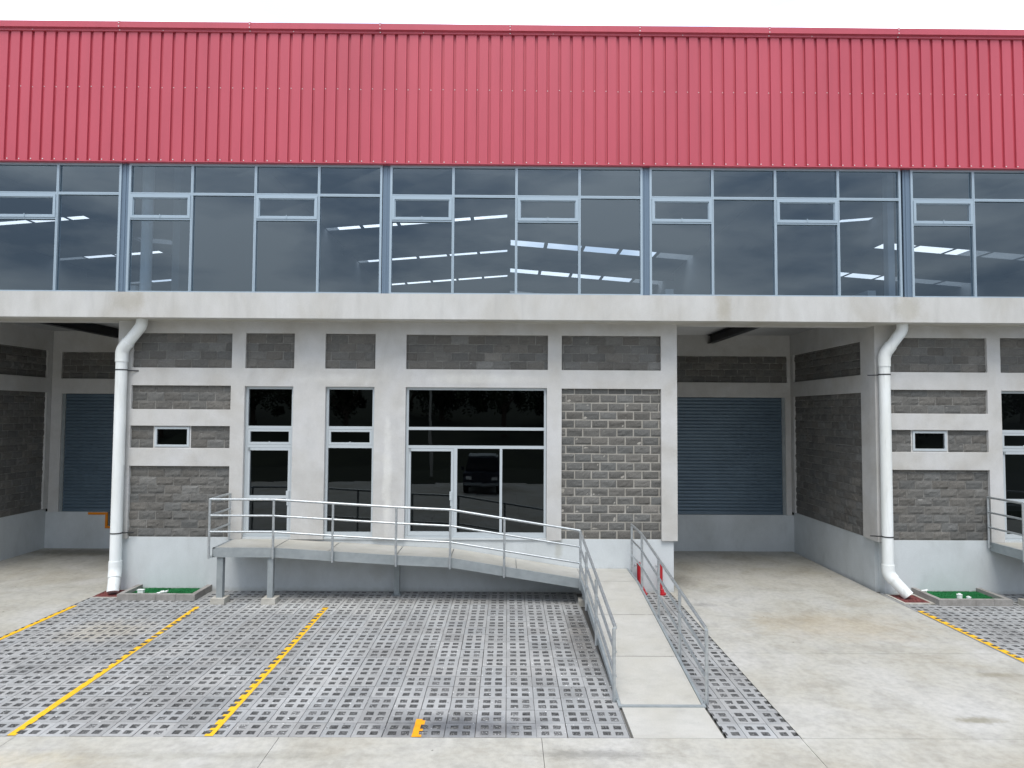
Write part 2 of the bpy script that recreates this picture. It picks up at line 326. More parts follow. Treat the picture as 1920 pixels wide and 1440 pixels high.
FRONT = lambda a, d, z: (a, d, z)
def blocks(name, parent, a0, a1, z0, z1, depth, mp, mortar, joint=.012, zref=1.22, ashift=0., mdepth=.006, hole=None, rough=.024):
    """split-face block infill in running bond"""
    mb = MB()
    regs = [(a0, a1)] if not hole else [(a0, hole[0]), (hole[1], a1)]
    for (p, q) in regs: mb.quad([mp(p, depth+mdepth, z0), mp(q, depth+mdepth, z0), mp(q, depth+mdepth, z1), mp(p, depth+mdepth, z1)], 1)
    if hole:
        for (p, q, s, t) in ((hole[0], hole[1], z0, hole[2]), (hole[0], hole[1], hole[3], z1)):
            if t-s > .01: mb.quad([mp(p, depth+mdepth, s), mp(q, depth+mdepth, s), mp(q, depth+mdepth, t), mp(p, depth+mdepth, t)], 1)
    k0 = math.floor((z0-zref)/.2)-1
    seed = random.random()*50; ashift = ashift % .4
    for k in range(k0, k0+int((z1-z0)/.2)+4):
        for i in range(math.floor(a0/.4)-2, math.ceil(a1/.4)+2):
            for reg in regs:
                ja = joint*random.uniform(.6, 1.5); jz = joint*random.uniform(.6, 1.4)
                bx0 = i*.4+(k % 2)*.2+ashift+ja/2; bx1 = bx0+.4-ja; bz0 = zref+k*.2+jz/2; bz1 = bz0+.2-jz
                x0, x1, y0, y1 = max(bx0, reg[0]), min(bx1, reg[1]), max(bz0, z0), min(bz1, z1)
                if x1-x0 < .015 or y1-y0 < .01: continue
                tone = random.uniform(.84, 1.14); w = random.uniform(-.03, .03); tn = (tone*(1+w), tone, tone*(1-w))
                if random.random() < .05: tn = tuple(t*1.22 for t in tn)
                nx = max(2, int((x1-x0)/.04)); nzv = max(2, int((y1-y0)/.04))
                tx, tz = random.uniform(-.012, .012), random.uniform(-.012, .012)
                g = []
                for a in range(nx+1):
                    row = []
                    for b in range(nzv+1):
                        ax = x0+(x1-x0)*a/nx; az = y0+(y1-y0)*b/nzv
                        e = min(1, min(ax-bx0, bx1-ax)/.035)*min(1, min(az-bz0, bz1-az)/.035); e = max(0, e)
                        nv = noise.noise((ax*9+seed, az*13, i*3.1+k*1.7))*.6+noise.noise((ax*28, az*34+seed, k*2.2))*.4
                        h = e*(rough*.45+rough*.9*nv+tx*(a/nx-.5)*2+tz*(b/nzv-.5)*2)
                        row.append(mp(ax+(noise.noise((az*22, i+k, 3))*.004 if a in (0, nx) else 0), depth-h, az+(noise.noise((ax*22, i-k, 7))*.003 if b in (0, nzv) else 0)))
                    g.append(row)
                for a in range(nx):
                    for b in range(nzv):
                        mb.quad([g[a][b], g[a+1][b], g[a+1][b+1], g[a][b+1]], 0, tn)
                # thin returns back to the mortar
                for a in range(nx):
                    for b in (0, nzv):
                        p1, p2 = Vector(g[a][b]), Vector(g[a+1][b]); dd = Vector(mp(0, mdepth+.004, 0))-Vector(mp(0, 0, 0))
                        mb.quad([p1, p2, p2+dd, p1+dd], 0, tn)
                for b in range(nzv):
                    for a in (0, nx):
                        p1, p2 = Vector(g[a][b]), Vector(g[a][b+1]); dd = Vector(mp(0, mdepth+.004, 0))-Vector(mp(0, 0, 0))
                        mb.quad([p1, p2, p2+dd, p1+dd], 0, tn)
    return mb.build(name, [M_block, mortar], parent, tone=True)

# ------------------------------------------------------------------ ground
def structure(o): return tag(o, kind='structure')
g = MB(); g.quad([(-400, -500, -.14), (400, -500, -.14), (400, 300, -.14), (-400, 300, -.14)]); structure(g.build('ground', M_grass))
YF = -7.03
def slabs(name, rects, m, gap=.007):
    s = MB()
    for (x0, x1, y0, y1) in rects: s.box(x0+gap/2, x1-gap/2, y0+gap/2, y1-gap/2, -.12, 0, skip='d')
    return structure(s.build(name, m, bevel=.004, weld=False))
xs = [-26.5, -23.1, -19.75, -16.4, -13.0, -9.65, -6.28, -2.91, .46, 3.81, 7.2, 10.6, 14, 17.4, 20.8]
rects = []
ys = [YF, -10.4, -13.8, -17.2, -20.6, -24]
for i in range(len(xs)-1):
    for k in range(len(ys)-1): rects.append((xs[i], xs[i+1], ys[k+1], ys[k]))
slabs('road', rects, M_road)
slabs('driveway', [(3.82, 8.73, YF, -3.95), (3.82, 8.73, -3.95, .2), (3.82, 8.73, .2, 4.72)], M_bayfloor if False else M_road)
slabs('driveway', [(-14.2, -9.32, YF, -3.95), (-14.2, -9.32, -3.95, .2), (-14.2, -9.32, .2, 4.72)], M_road)
s = MB(); s.box(-26, 20, -24, 4.9, -.13, -.035); structure(s.build('joint_bed', M_joint))
# pad at the foot of the ramp
slabs('walkway', [(1.645, 2.825, YF, -6.13)], M_deck)

MG, HO, GP = .066, .103, .062      # paver margin, hole, gap
HOLES = [(MG, MG+HO), (MG+HO+GP, MG+2*HO+GP)]
def pavers(x0, x1, y0, y1, ox, oy):
    mb = MB(); c = lambda v, a, b: max(a, min(b, v))
    for i in range(math.floor((x0-ox)/.4), math.ceil((x1-ox)/.4)):
        for k in range(math.floor((y0-oy)/.4), math.ceil((y1-oy)/.4)):
            bx, by = ox+i*.4, oy+k*.4; j = lambda a: random.uniform(-a, a)
            dx, dy, dz = j(.002), j(.002), j(.0025); tone = random.uniform(.9, 1.1)*(1.0+.07*noise.noise((bx*.5, by*.5, 0)))
            if random.random() < .04: tone *= .86
            w = random.uniform(-.012, .012)
            tn = (tone*(1+w), tone, tone*(1-w)); e = .003
            e = .0045; gx = [e, HOLES[0][0], HOLES[0][1], HOLES[1][0], HOLES[1][1], .4-e]; P = {}
            wob = noise.noise((bx*1.3, by*.9, 5))*.004
            tx, ty = j(.004), j(.004)
            for a in range(6):
                for b in range(6):
                    jj = .0055 if (0 < a < 5 and 0 < b < 5) else .0012
                    px = c(bx+gx[a]+dx+wob+j(jj), x0, x1); py = c(by+gx[b]+dy+j(jj), y0, y1)
                    P[a, b] = (px, py, dz+tx*(gx[a]-.2)+ty*(gx[b]-.2))
            for a in range(5):
                for b in range(5):
                    q = [P[a, b], P[a+1, b], P[a+1, b+1], P[a, b+1]]
                    if q[1][0]-q[0][0] < .002 or q[3][1]-q[0][1] < .002: continue
                    if a in (1, 3) and b in (1, 3):
                        for n in range(4):
                            p, r = q[n], q[(n+1) % 4]
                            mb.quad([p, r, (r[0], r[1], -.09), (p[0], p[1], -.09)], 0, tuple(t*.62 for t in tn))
                        # gravel fill, a different level in every hole
                        lv = random.choice([-.014, -.011, -.008, -.017, -.006]); cx = sum(p[0] for p in q)/4; cyy = sum(p[1] for p in q)/4
                        mb.quad([(p[0], p[1], lv+random.uniform(-.006, .006)) for p in q], 1, random.choice([1.1, 1.25, 1.4, 1.5, 1.8, 2.4]))
                    else: mb.quad(q, 0, tn)
            for (aa, bb) in (((0, 0), (5, 0)), ((5, 0), (5, 5)), ((5, 5), (0, 5)), ((0, 5), (0, 0))):
                p, r = P[aa], P[bb]; mb.quad([p, r, (r[0], r[1], -.06), (p[0], p[1], -.06)], 0, tn)
    return mb
def gravelbits(mb, x0, x1, y0, y1, n, near=None):
    for _ in range(n):
        x = random.uniform(x0, x1); y = random.uniform(y0, y1); r = random.uniform(.004, .011); z = r*.5+.003
        t = random.choice([.5, .8, 1.4, 1.9, 2.5]); 
        p = [(x+r*math.cos(a)*random.uniform(.7, 1.2), y+r*math.sin(a)*random.uniform(.7, 1.2), z-.004) for a in (0, 1.6, 3.1, 4.7)]; top = (x, y, z+r*.6)
        for q in range(4): mb.quad([p[q], p[(q+1) % 4], top], 0, t)
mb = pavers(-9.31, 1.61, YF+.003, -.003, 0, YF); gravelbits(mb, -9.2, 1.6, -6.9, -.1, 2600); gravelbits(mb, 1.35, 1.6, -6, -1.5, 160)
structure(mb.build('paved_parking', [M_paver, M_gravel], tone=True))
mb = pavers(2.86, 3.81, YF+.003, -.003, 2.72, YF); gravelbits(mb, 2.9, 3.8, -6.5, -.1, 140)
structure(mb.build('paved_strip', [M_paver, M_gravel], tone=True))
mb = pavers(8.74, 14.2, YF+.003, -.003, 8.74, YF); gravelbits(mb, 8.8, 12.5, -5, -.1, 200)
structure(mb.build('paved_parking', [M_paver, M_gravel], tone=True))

def line(p0, p1, w, ox, label, m, group='yellow lines painted between the parking bays', skip=False):
    """paint lying on the solid part of the pavers; nothing over the holes"""
    mb = MB(); n = int((p1[1]-p0[1])/.02); y = p0[1]
    ysplit = sorted({round(p0[1]+.02*i, 4) for i in range(n+1)})
    for a, b in zip(ysplit[:-1], ysplit[1:]):
        ym = (a+b)/2; t = (ym-p0[1])/(p1[1]-p0[1]); cx = p0[0]+(p1[0]-p0[0])*t
        ry = (ym-YF) % .4; inh = any(h[0]-.002 < ry < h[1]+.002 for h in HOLES)
        xa, xb = cx-w/2+noise.noise((ym*9, cx, 1))*.004, cx+w/2+noise.noise((ym*9, cx, 4))*.004
        segs = [(xa, xb)]
        if inh:
            cuts = []
            for i in range(math.floor((xa-ox)/.4)-1, math.ceil((xb-ox)/.4)+1):
                for h in HOLES: cuts.append((ox+i*.4+h[0], ox+i*.4+h[1]))
            for c0, c1 in cuts:
                ns_ = []
                for s0, s1 in segs:
                    if c1 <= s0 or c0 >= s1: ns_.append((s0, s1)); continue
                    if c0 > s0: ns_.append((s0, c0))
                    if c1 < s1: ns_.append((c1, s1))
                segs = ns_
        for s0, s1 in segs:
            if s1-s0 > .003: mb.quad([(s0, a, .0065), (s1, a, .0065), (s1, b, .0065), (s0, b, .0065)], 0, random.uniform(.95, 1.03))
    return tag(mb.build('parking_line', m, tone=True), label, 'parking line', group)
line((-9.24, YF+.01), (-9.24, -1.28), .11, 0, 'yellow line along the left edge of the pavers beside the left driveway', M_yellow)
line((-6.35, YF+.01), (-6.60, -1.32), .105, 0, 'long yellow line on the grey pavers starting in front of the left ramp legs', M_yellow)
line((-3.825, YF+.01), (-3.86, -1.33), .115, 0, 'yellow line on the pavers below the narrow window, nearest the middle', M_yellow)
line((-1.155, YF+.004), (-1.155, -6.52), .125, 0, 'short orange stub of paint at the front edge of the pavers', M_orangep)
line((8.83, YF+.01), (8.83, -1.42), .13, 8.74, 'yellow line beside the right driveway leading away from the right drainpipe', M_yellow)

# ------------------------------------------------------------------ building
B = empty('warehouse', (0, 0, 0), 'long warehouse with red corrugated cladding, grey window band and concrete ground floor with block panels', 'warehouse')
SH = 17.9
def facade(dx, last):
    """office facade of one unit"""
    xr = 4.0+dx if not last else 16.0
    H_ = [(-8.86, -6.52, 5.2, 6.02), (-8.86, -6.53, 4.22, 4.78), (-8.86, -6.53, 3.31, 3.83), (-8.86, -6.52, 1.2, 2.89),
          (-6.2, -5.05, 5.2, 6.03), (-4.32, -3.14, 5.2, 6.03), (-2.41, .94, 5.2, 6.02), (1.27, 3.62, 5.2, 6.02), (1.27, 3.62, 1.2, 4.76),
          (-6.2, -5.06, 1.2, 4.77), (-4.3, -3.15, 1.2, 4.77), (-2.41, .92, 1.2, 4.77)]
    H_ = [(a+dx, b+dx, c, d) for a, b, c, d in H_]; H_ = [h for h in H_ if h[1] < xr]
    mb = MB(); holed(mb, -9.2+dx, xr, 1.2, 6.44, H_, -.07, .22, FRONT)
    mb.build('facade_wall', M_plaster, B, weld=True, bevel=.007)
    mb = MB(); mb.box(-9.02+dx, (3.92 if not last else 16)+(dx if not last else 0), 0, .25, -.1, 1.2)
    mb.box(-8.86+dx, -6.52+dx, 0.001, .2, 1.2, 1.235, skip='d')
    if not last: mb.box(1.27+dx, 3.62+dx, 0.001, .2, 1.2, 1.225, skip='d')
    mb.build('plinth', M_plinth, B, weld=True, bevel=.006)
    D_ = .004
    bl = lambda a, b, c, d, mo, j, zr, sh=0., hole=None: blocks('block_panel', B, a+dx, b+dx, c, d, D_, FRONT, mo, j, zr, dx+sh, hole=hole)
    bl(-8.86, -6.52, 5.2, 6.02, M_mortar_dark, .014, 5.2, .1)
    bl(-8.86, -6.53, 4.22, 4.78, M_mortar_dark, .017, 4.22, .08)
    bl(-8.86, -8.34, 3.31, 3.83, M_mortar_dark, .017, 3.31, .12); bl(-7.46, -6.53, 3.31, 3.83, M_mortar_dark, .017, 3.31, .12)
    bl(-8.86, -6.52, 1.235, 2.89, M_mortar_dark, .017, 1.235, .15)
    bl(-6.2, -5.05, 5.2, 6.03, M_mortar_dark, .014, 5.2, .06)
    if not last:
        bl(-4.32, -3.14, 5.2, 6.03, M_mortar_dark, .014, 5.2)
        bl(-2.41, .94, 5.2, 6.02, M_mortar_dark, .014, 5.2, .05)
        bl(1.27, 3.62, 5.2, 6.02, M_mortar_dark, .014, 5.2, .12)
        blocks('block_panel', B, 1.27, 3.62, 1.225, 4.76, D_, FRONT, M_mortar_light, .026, 1.225, .18, mdepth=.003)
facade(0, False); facade(SH, True)

def frame(mb, x0, x1, z0, z1, w, y0, y1, m=0, wb=None):
    wb = wb or w
    mb.box(x0, x0+w, y0, y1, z0, z1, m); mb.box(x1-w, x1, y0, y1, z0, z1, m)
    mb.box(x0+w, x1-w, y0, y1, z1-w, z1, m); mb.box(x0+w, x1-w, y0, y1, z0, z0+wb, m)
def pane(p, x0, x1, z0, z1, y, m):
    j = lambda: random.uniform(-.002, .002); mb = MB(); mb.quad([(x0, y+j(), z0), (x1, y+j(), z0), (x1, y+j(), z1), (x0, y+j(), z1)]); return mb.build('pane', m, p)
def hopper(p, x0, x1, z0, z1, y):
    mb = MB(); frame(mb, x0, x1, z0, z1, .055, y-.012, y+.035); mb.box((x0+x1)/2-.012, (x0+x1)/2+.012, y-.02, y-.0125, z0+.012, z0+.075)
    mb.build('vent_sash', M_alu, p, bevel=.003)
def leaf(p, x0, x1, z0, z1, y, mid=None, side=1):
    mb = MB(); frame(mb, x0, x1, z0, z1, .06, y-.02, y+.03, wb=.1)
    if mid: mb.box(x0+.06, x1-.06, y-.019, y+.029, mid-.035, mid+.035)
    mb.build('door_leaf', M_alu, p, bevel=.003)
    hx = x1-.05 if side > 0 else x0+.05; h = MB()
    h.box(hx-.035, hx+.03, y-.05, y-.021, 2.12, 2.32); h.box(hx-.02, hx+.02, y-.035, y-.021, 1.98, 2.13)
    h.build('handle', M_alu, p, bevel=.004)
    h = MB(); h.box(x0+.02, x0+.06, y-.05, y-.021, z1-.06, z1-.0); h.build('hinge', M_steel, p, bevel=.003)
def narrow(dx, door):
    x0, x1 = (-6.2+dx, -5.06+dx) if door else (-4.3+dx, -3.15+dx)
    y0, y1 = .03, .12
    mb = MB(); frame(mb, x0+.002, x1-.002, 1.245 if door else 1.24, 4.77-.002, .055, y0, y1, wb=.03 if door else .12)
    mb.box(x0+.057, x1-.057, y0+.001, y1, 3.77, 3.84); mb.box(x0+.057, x1-.057, y0+.001, y1, 3.33, 3.40)
    w = mb.build('door' if door else 'window', M_alu, B, bevel=.003)
    for (a, b) in ((3.84, 4.713), (3.40, 3.77), (1.275 if door else 1.36, 3.33)): pane(w, x0+.057, x1-.057, a, b, .085, M_loglass)
    hopper(w, x0+.06, x1-.06, 3.405, 3.765, .045)
    if door: leaf(w, x0+.06, x1-.06, 1.28, 3.325, .05, 2.17)
narrow(0, True); narrow(0, False); narrow(SH, True)
# wide entrance
x0, x1 = -2.405, .915
mb = MB(); frame(mb, x0, x1, 1.245, 4.768, .055, .03, .12, wb=.028)
mb.box(x0+.055, x1-.055, .031, .12, 3.765, 3.835); mb.box(x0+.055, x1-.055, .031, .12, 3.33, 3.40)
mb.box(-1.27, -1.19, .031, .12, 1.273, 3.33); mb.box(-.185, -.125, .031, .12, 1.273, 3.33)
mb.box(-1.19, -.185, .032, .12, 1.273, 1.36); mb.box(-.125, x1-.055, .032, .12, 1.273, 1.36)
w = mb.build('door', M_alu, B, bevel=.003)
for a, b, c_, d_ in ((x0+.055, x1-.055, 3.835, 4.713), (x0+.055, x1-.055, 3.40, 3.765), (x0+.055, -1.27, 1.273, 3.33), (-1.19, -.185, 1.36, 3.33), (-.125, x1-.055, 1.36, 3.33)):
    pane(w, a, b, c_, d_, .085, M_loglass)
leaf(w, x0+.06, -1.275, 1.28, 3.325, .05)
# small windows
for dx in (0, SH):
    mb = MB(); holed(mb, -8.34+dx, -7.46+dx, 3.31, 3.83, [(-8.31+dx, -7.49+dx, 3.335, 3.81)], -.012, .2, FRONT); mb.build('window_surround', M_plaster, B, weld=True)
    mb = MB(); frame(mb, -8.305+dx, -7.495+dx, 3.34, 3.805, .05, -.03, .05)
    w = mb.build('window', M_alu, B, bevel=.003); pane(w, -8.255+dx, -7.545+dx, 3.39, 3.755, .01, M_loglass)
# sills / thresholds
for (a, b) in ((-6.2, -5.06), (-4.3, -3.15), (-2.41, .92), (-6.2+SH, -5.06+SH)):
    mb = MB(); mb.box(a+.001, b-.001, -.03, .21, 1.2, 1.24, skip='d'); mb.build('sill', M_plinth, B)

# fascia slab with soffit
mb = MB(); mb.box(-26, 20, -.7, .35, 6.3, 6.88); mb.build('fascia', M_fascia, B, bevel=.008)
mb = MB()
for a in (-8.95, 3.2, 9.15): mb.box(a-.003, a+.003, -.7055, -.7005, 6.305, 6.87)
# curtain wall
def curtain(xa, flip):
    mb = MB(); c = MB(); xs_ = [xa+.085+k*1.457 for k in range(5)]
    yf, yb = -.62, -.5; z0, z1, zt, zs = 6.885, 9.9, 9.17, 8.6
    for k in range(5):
        xm = xs_[k]
        if k == 0: mb.box(xm-.0, xm+.05, yf, yb, z0, z1)
        elif k == 4: mb.box(xm-.05, xm, yf, yb, z0, z1)
        else:
            mb.box(xm-.027, xm-.002, yf, yb, z0, z1); mb.box(xm+.002, xm+.027, yf, yb, z0, z1); mb.box(xm-.002, xm+.002, yf+.012, yb, z0, z1)
    for k in range(4):
        a = xs_[k]+(.05 if k == 0 else .027); b = xs_[k+1]-(.05 if k == 3 else .027)
        mb.box(a, b, yf+.001, yb, z0, z0+.035); mb.box(a, b, yf+.001, yb, z1-.07, z1)
        mb.box(a, b, yf+.001, yb, zt-.03, zt-.002); mb.box(a, b, yf+.001, yb, zt+.002, zt+.03)
        if k in (0, 2): mb.box(a, b, yf+.001, yb, zs-.035, zs)
    w = mb.build('curtain_window', M_mull, B, bevel=.003)
    for k in range(4):
        a = xs_[k]+(.05 if k == 0 else .027); b = xs_[k+1]-(.05 if k == 3 else .027)
        pane(w, a, b, zt+.03, z1-.07, yf+.05, M_upglass)
        if k in (0, 2):
            pane(w, a+.06, b-.06, zs+.06, zt-.09, yf+.03, M_upglass); pane(w, a, b, z0+.035, zs-.035, yf+.05, M_upglass)
            s_ = MB(); frame(s_, a+.004, b-.004, zs+.003, zt-.034, .055, yf-.015, yf+.06); frame(s_, a+.059, b-.059, zs+.058, zt-.089, .02, yf+.012, yf+.06)
            s_.box((a+b)/2-.008, (a+b)/2+.008, yf-.028, yf-.0155, zs+.015, zs+.09)
            s_.build('vent_sash', M_mull, w, bevel=.003)
        else: pane(w, a, b, z0+.035, zt-.03, yf+.05, M_upglass)
    s_ = MB(); s_.box(xa-.085, xa+.085, yf+.03, yb, z0, z1); s_.box(xa-.03, xa+.01, yf+.018, yf+.031, z0, z1); s_.build('mullion', M_mullc, w)
for k, xa in enumerate((-20.84, -14.84, -8.84, -2.83, 3.16, 9.22)): curtain(xa, k)
mb = MB(); mb.box(-26, 20, -.6, -.45, 6.88, 6.884)
# red cladding: flat pans with a recessed groove every 270 mm
mb = MB(); yo, yi = -.72, -.672; p = .27; gw = .032; off = .07
x = -21.6+off
z0, z1 = 9.88, 12.97
while x < 16.0:
    prof = [(x-p/2, yo), (x-gw-.003, yo), (x-gw+.003, yi), (x+gw-.003, yi), (x+gw+.003, yo), (x+p/2, yo)]
    for (a, ya), (b, yb_) in zip(prof[:-1], prof[1:]):
        mb.quad([(a, ya, z0), (b, yb_, z0), (b, yb_, z1), (a, ya, z1)])
    x += p
mb.quad([(-21.6, yo, z0), (-21.6, -.5, z0), (16, -.5, z0), (16, yo, z0)])
mb.box(-21.7, 16, yo-.006, yo-.001, z0-.0, z0+.018)
cl = mb.build('cladding', M_red, B)
sc = MB(); x = -21.6+off; i = 0
def dot(s, x, y, z, r=.014):
    s.quad([(x+r*math.cos(a*math.pi/3), y-.006, z+r*math.sin(a*math.pi/3)) for a in range(6)])
    for a in range(6):
        s.quad([(x+r*math.cos(a*math.pi/3), y, z+r*math.sin(a*math.pi/3)), (x+r*math.cos((a+1)*math.pi/3), y, z+r*math.sin((a+1)*math.pi/3)), (x+r*math.cos((a+1)*math.pi/3), y-.006, z+r*math.sin((a+1)*math.pi/3)), (x+r*math.cos(a*math.pi/3), y-.006, z+r*math.sin(a*math.pi/3))])
while x < 16:
    dot(sc, x+random.uniform(-.01, .01), yi, 11.64+random.uniform(-.012, .012), .012); dot(sc, x+gw+.02, yo-.007, z0+.045+random.uniform(-.006, .006), .013)
    x += p
tag(sc.build('screw', M_screw, cl), kind='stuff')
mb = MB(); xj = -21.0
while xj < 16:
    d = random.uniform(-.0015, .0015)
    mb.box(xj+.002, xj+3.0, -.79+d, -.70, 12.99, 13.13); mb.box(xj+.002, xj+3.0, -.745+d, -.69, 12.925, 12.975); mb.box(xj+.002, xj+3, -.76+d, -.70, 12.97, 12.992)
    mb.box(xj-.02, xj+.03, -.795, -.7, 12.985, 13.135)
    xj += 3.0
fl = mb.build('roof_flashing', M_red, B, bevel=.004)
sc = MB(); xj = -21.0
while xj < 16:
    dot(sc, xj, -.797, 13.09); dot(sc, xj, -.797, 13.01); dot(sc, xj, -.748, 12.945); dot(sc, xj-2.0, -.748, 12.945, .01); xj += 3
tag(sc.build('screw', M_screw, fl), kind='stuff')

# interior hall seen through the upper glass
mb = MB()
for xw in (-26.9, -9.05, 8.95, 26.9): mb.box(xw-.1, xw+.1, 2.2 if abs(xw) < 10 else -.4, 42, 1.2, 13.8)
mb.box(-27, 27, 42, 42.2, 0, 15); mb.quad([(-27, 5.2, 1.19), (27, 5.2, 1.19), (27, 42, 1.19), (-27, 42, 1.19)])
mb.build('interior_wall', M_interior, B)
mb = MB(); mb.quad([(-26, .3, 6.9), (20, .3, 6.9), (20, 5.2, 6.9), (-26, 5.2, 6.9)]); mb.box(-26, 20, 5.2, 5.3, 1.2, 6.9)
mb.build('mezzanine_floor', M_interior, B)
# roof: gable per unit, east slope lower than west slope, rooflight strips interrupted by purlins
rf = MB(); rl = MB()
def slope(x0, x1, za, zb, rows):
    z = lambda x: za+(zb-za)*(x-x0)/(x1-x0)
    ysp = [5.0]; strips = []
    for (a, b) in rows: ysp += [a, b]
    ysp.append(42)
    for j in range(len(ysp)-1):
        a, b = ysp[j], ysp[j+1]
        if j % 2 == 0: rf.quad([(x0, a, z(x0)), (x1, a, z(x1)), (x1, b, z(x1)), (x0, b, z(x0))])
        else:
            n = 5; L = (x1-x0)/n
            for q in range(n):
                p0, p1 = x0+q*L, x0+(q+1)*L
                rf.quad([(p0, a, z(p0)), (p0+.09, a, z(p0+.09)), (p0+.09, b, z(p0+.09)), (p0, b, z(p0))]); rf.quad([(p1-.09, a, z(p1-.09)), (p1, a, z(p1)), (p1, b, z(p1)), (p1-.09, b, z(p1-.09))])
                rl.quad([(p0+.09, a, z(p0+.09)), (p1-.09, a, z(p1-.09)), (p1-.09, b, z(p1-.09)), (p0+.09, b, z(p0+.09))])
for c0 in (-17.95, 0, 17.95):
    slope(c0, c0+9, 12.5, 11.8, [(15.9, 16.9), (22.2, 23.2), (29.2, 30.0)])
    slope(c0-9, c0, 13.1, 13.85, [(16.3, 16.75), (23.3, 23.75), (30.5, 31)])
    rf.box(c0-.02, c0+.02, 5.0, 42, 12.4, 13.9)
    for yb_ in (19.6, 26.5):
        rf.bar((c0+.1, yb_, 12.2), (c0+8.9, yb_, 11.5), .16, .35); rf.bar((c0-8.9, yb_, 12.8), (c0-.1, yb_, 13.55), .16, .35)
rf.quad([(-27, -.68, 12.96), (27, -.68, 12.96), (27, 5.0, 12.96), (-27, 5.0, 12.96)]); rf.box(-27, 27, 4.99, 5.0, 11.7, 13.86)
rfo = rf.build('roof', M_inroof, B); rl.build('skylight', M_skylight, rfo)
mb = MB()
for xc, w_ in ((-9.52, .14), (9.42, .16)): mb.box(xc-w_/2, xc+w_/2, .4, .6, 6.9, 12.8)
mb.build('column', mat('column_paint', (.55, .57, .60), .6), B)
mb = MB(); mb.tube([(-8.83, .35, 6.9), (-8.83, .35, 12.8)], .13, 20); mb.build('column', M_pvc, B, smooth=True)

# loading bays
def bay(xl, xr):
    # xl/xr: side wall faces, back wall at y = 4.7
    xl_p, yb_ = xl, 4.7
    mb = MB(); d = xl  # back wall plaster
    hl, hr = xl+.32, xr-.17
    holed(mb, xl, xr, 1.1, 7.2, [(hl, hr, 1.1, 4.7), (xl+.28, xr-.11, 5.16, 5.98)], yb_, yb_+.25, FRONT)
    mb.build('bay_wall', M_plaster, B, weld=True, bevel=.006)
    mb = MB(); mb.box(xl-.1, xr+.1, yb_+.03, yb_+.3, -.1, 1.1); return mb, hl, hr
def bay_rest(xl, xr, hl, hr):
    blocks('block_panel', B, xl+.28, xr-.11, 5.16, 5.98, 4.76, FRONT, M_mortar_dark, .02, 5.16, xl+.1)
    # roller shutter
    mb = MB(); n = 35; z0, z1 = 1.11, 4.7; h = (z1-z0)/n; X0, X1 = hl+.09, hr-.09
    prof = []
    for k in range(n):
        for j in range(6):
            t = j/6; prof.append((4.80-.022*math.sin(math.pi*t)**.7, z0+(k+t)*h))
        prof.append((4.803, z0+(k+.985)*h))
    prof.append((4.80, z1))
    for (ya, za), (yb2, zb) in zip(prof[:-1], prof[1:]): mb.quad([(X0, ya, za), (X1, ya, za), (X1, yb2, zb), (X0, yb2, zb)])
    mb.box(X0, X1, 4.765, 4.81, 1.105, 1.17)
    s = mb.build('roller_shutter', M_shutter, B)
    mb = MB(); mb.box(hl, hl+.09, 4.745, 4.9, 1.1, 4.7); mb.box(hr-.09, hr, 4.745, 4.9, 1.1, 4.7); mb.build('guide_rail', M_steel, s, bevel=.004)
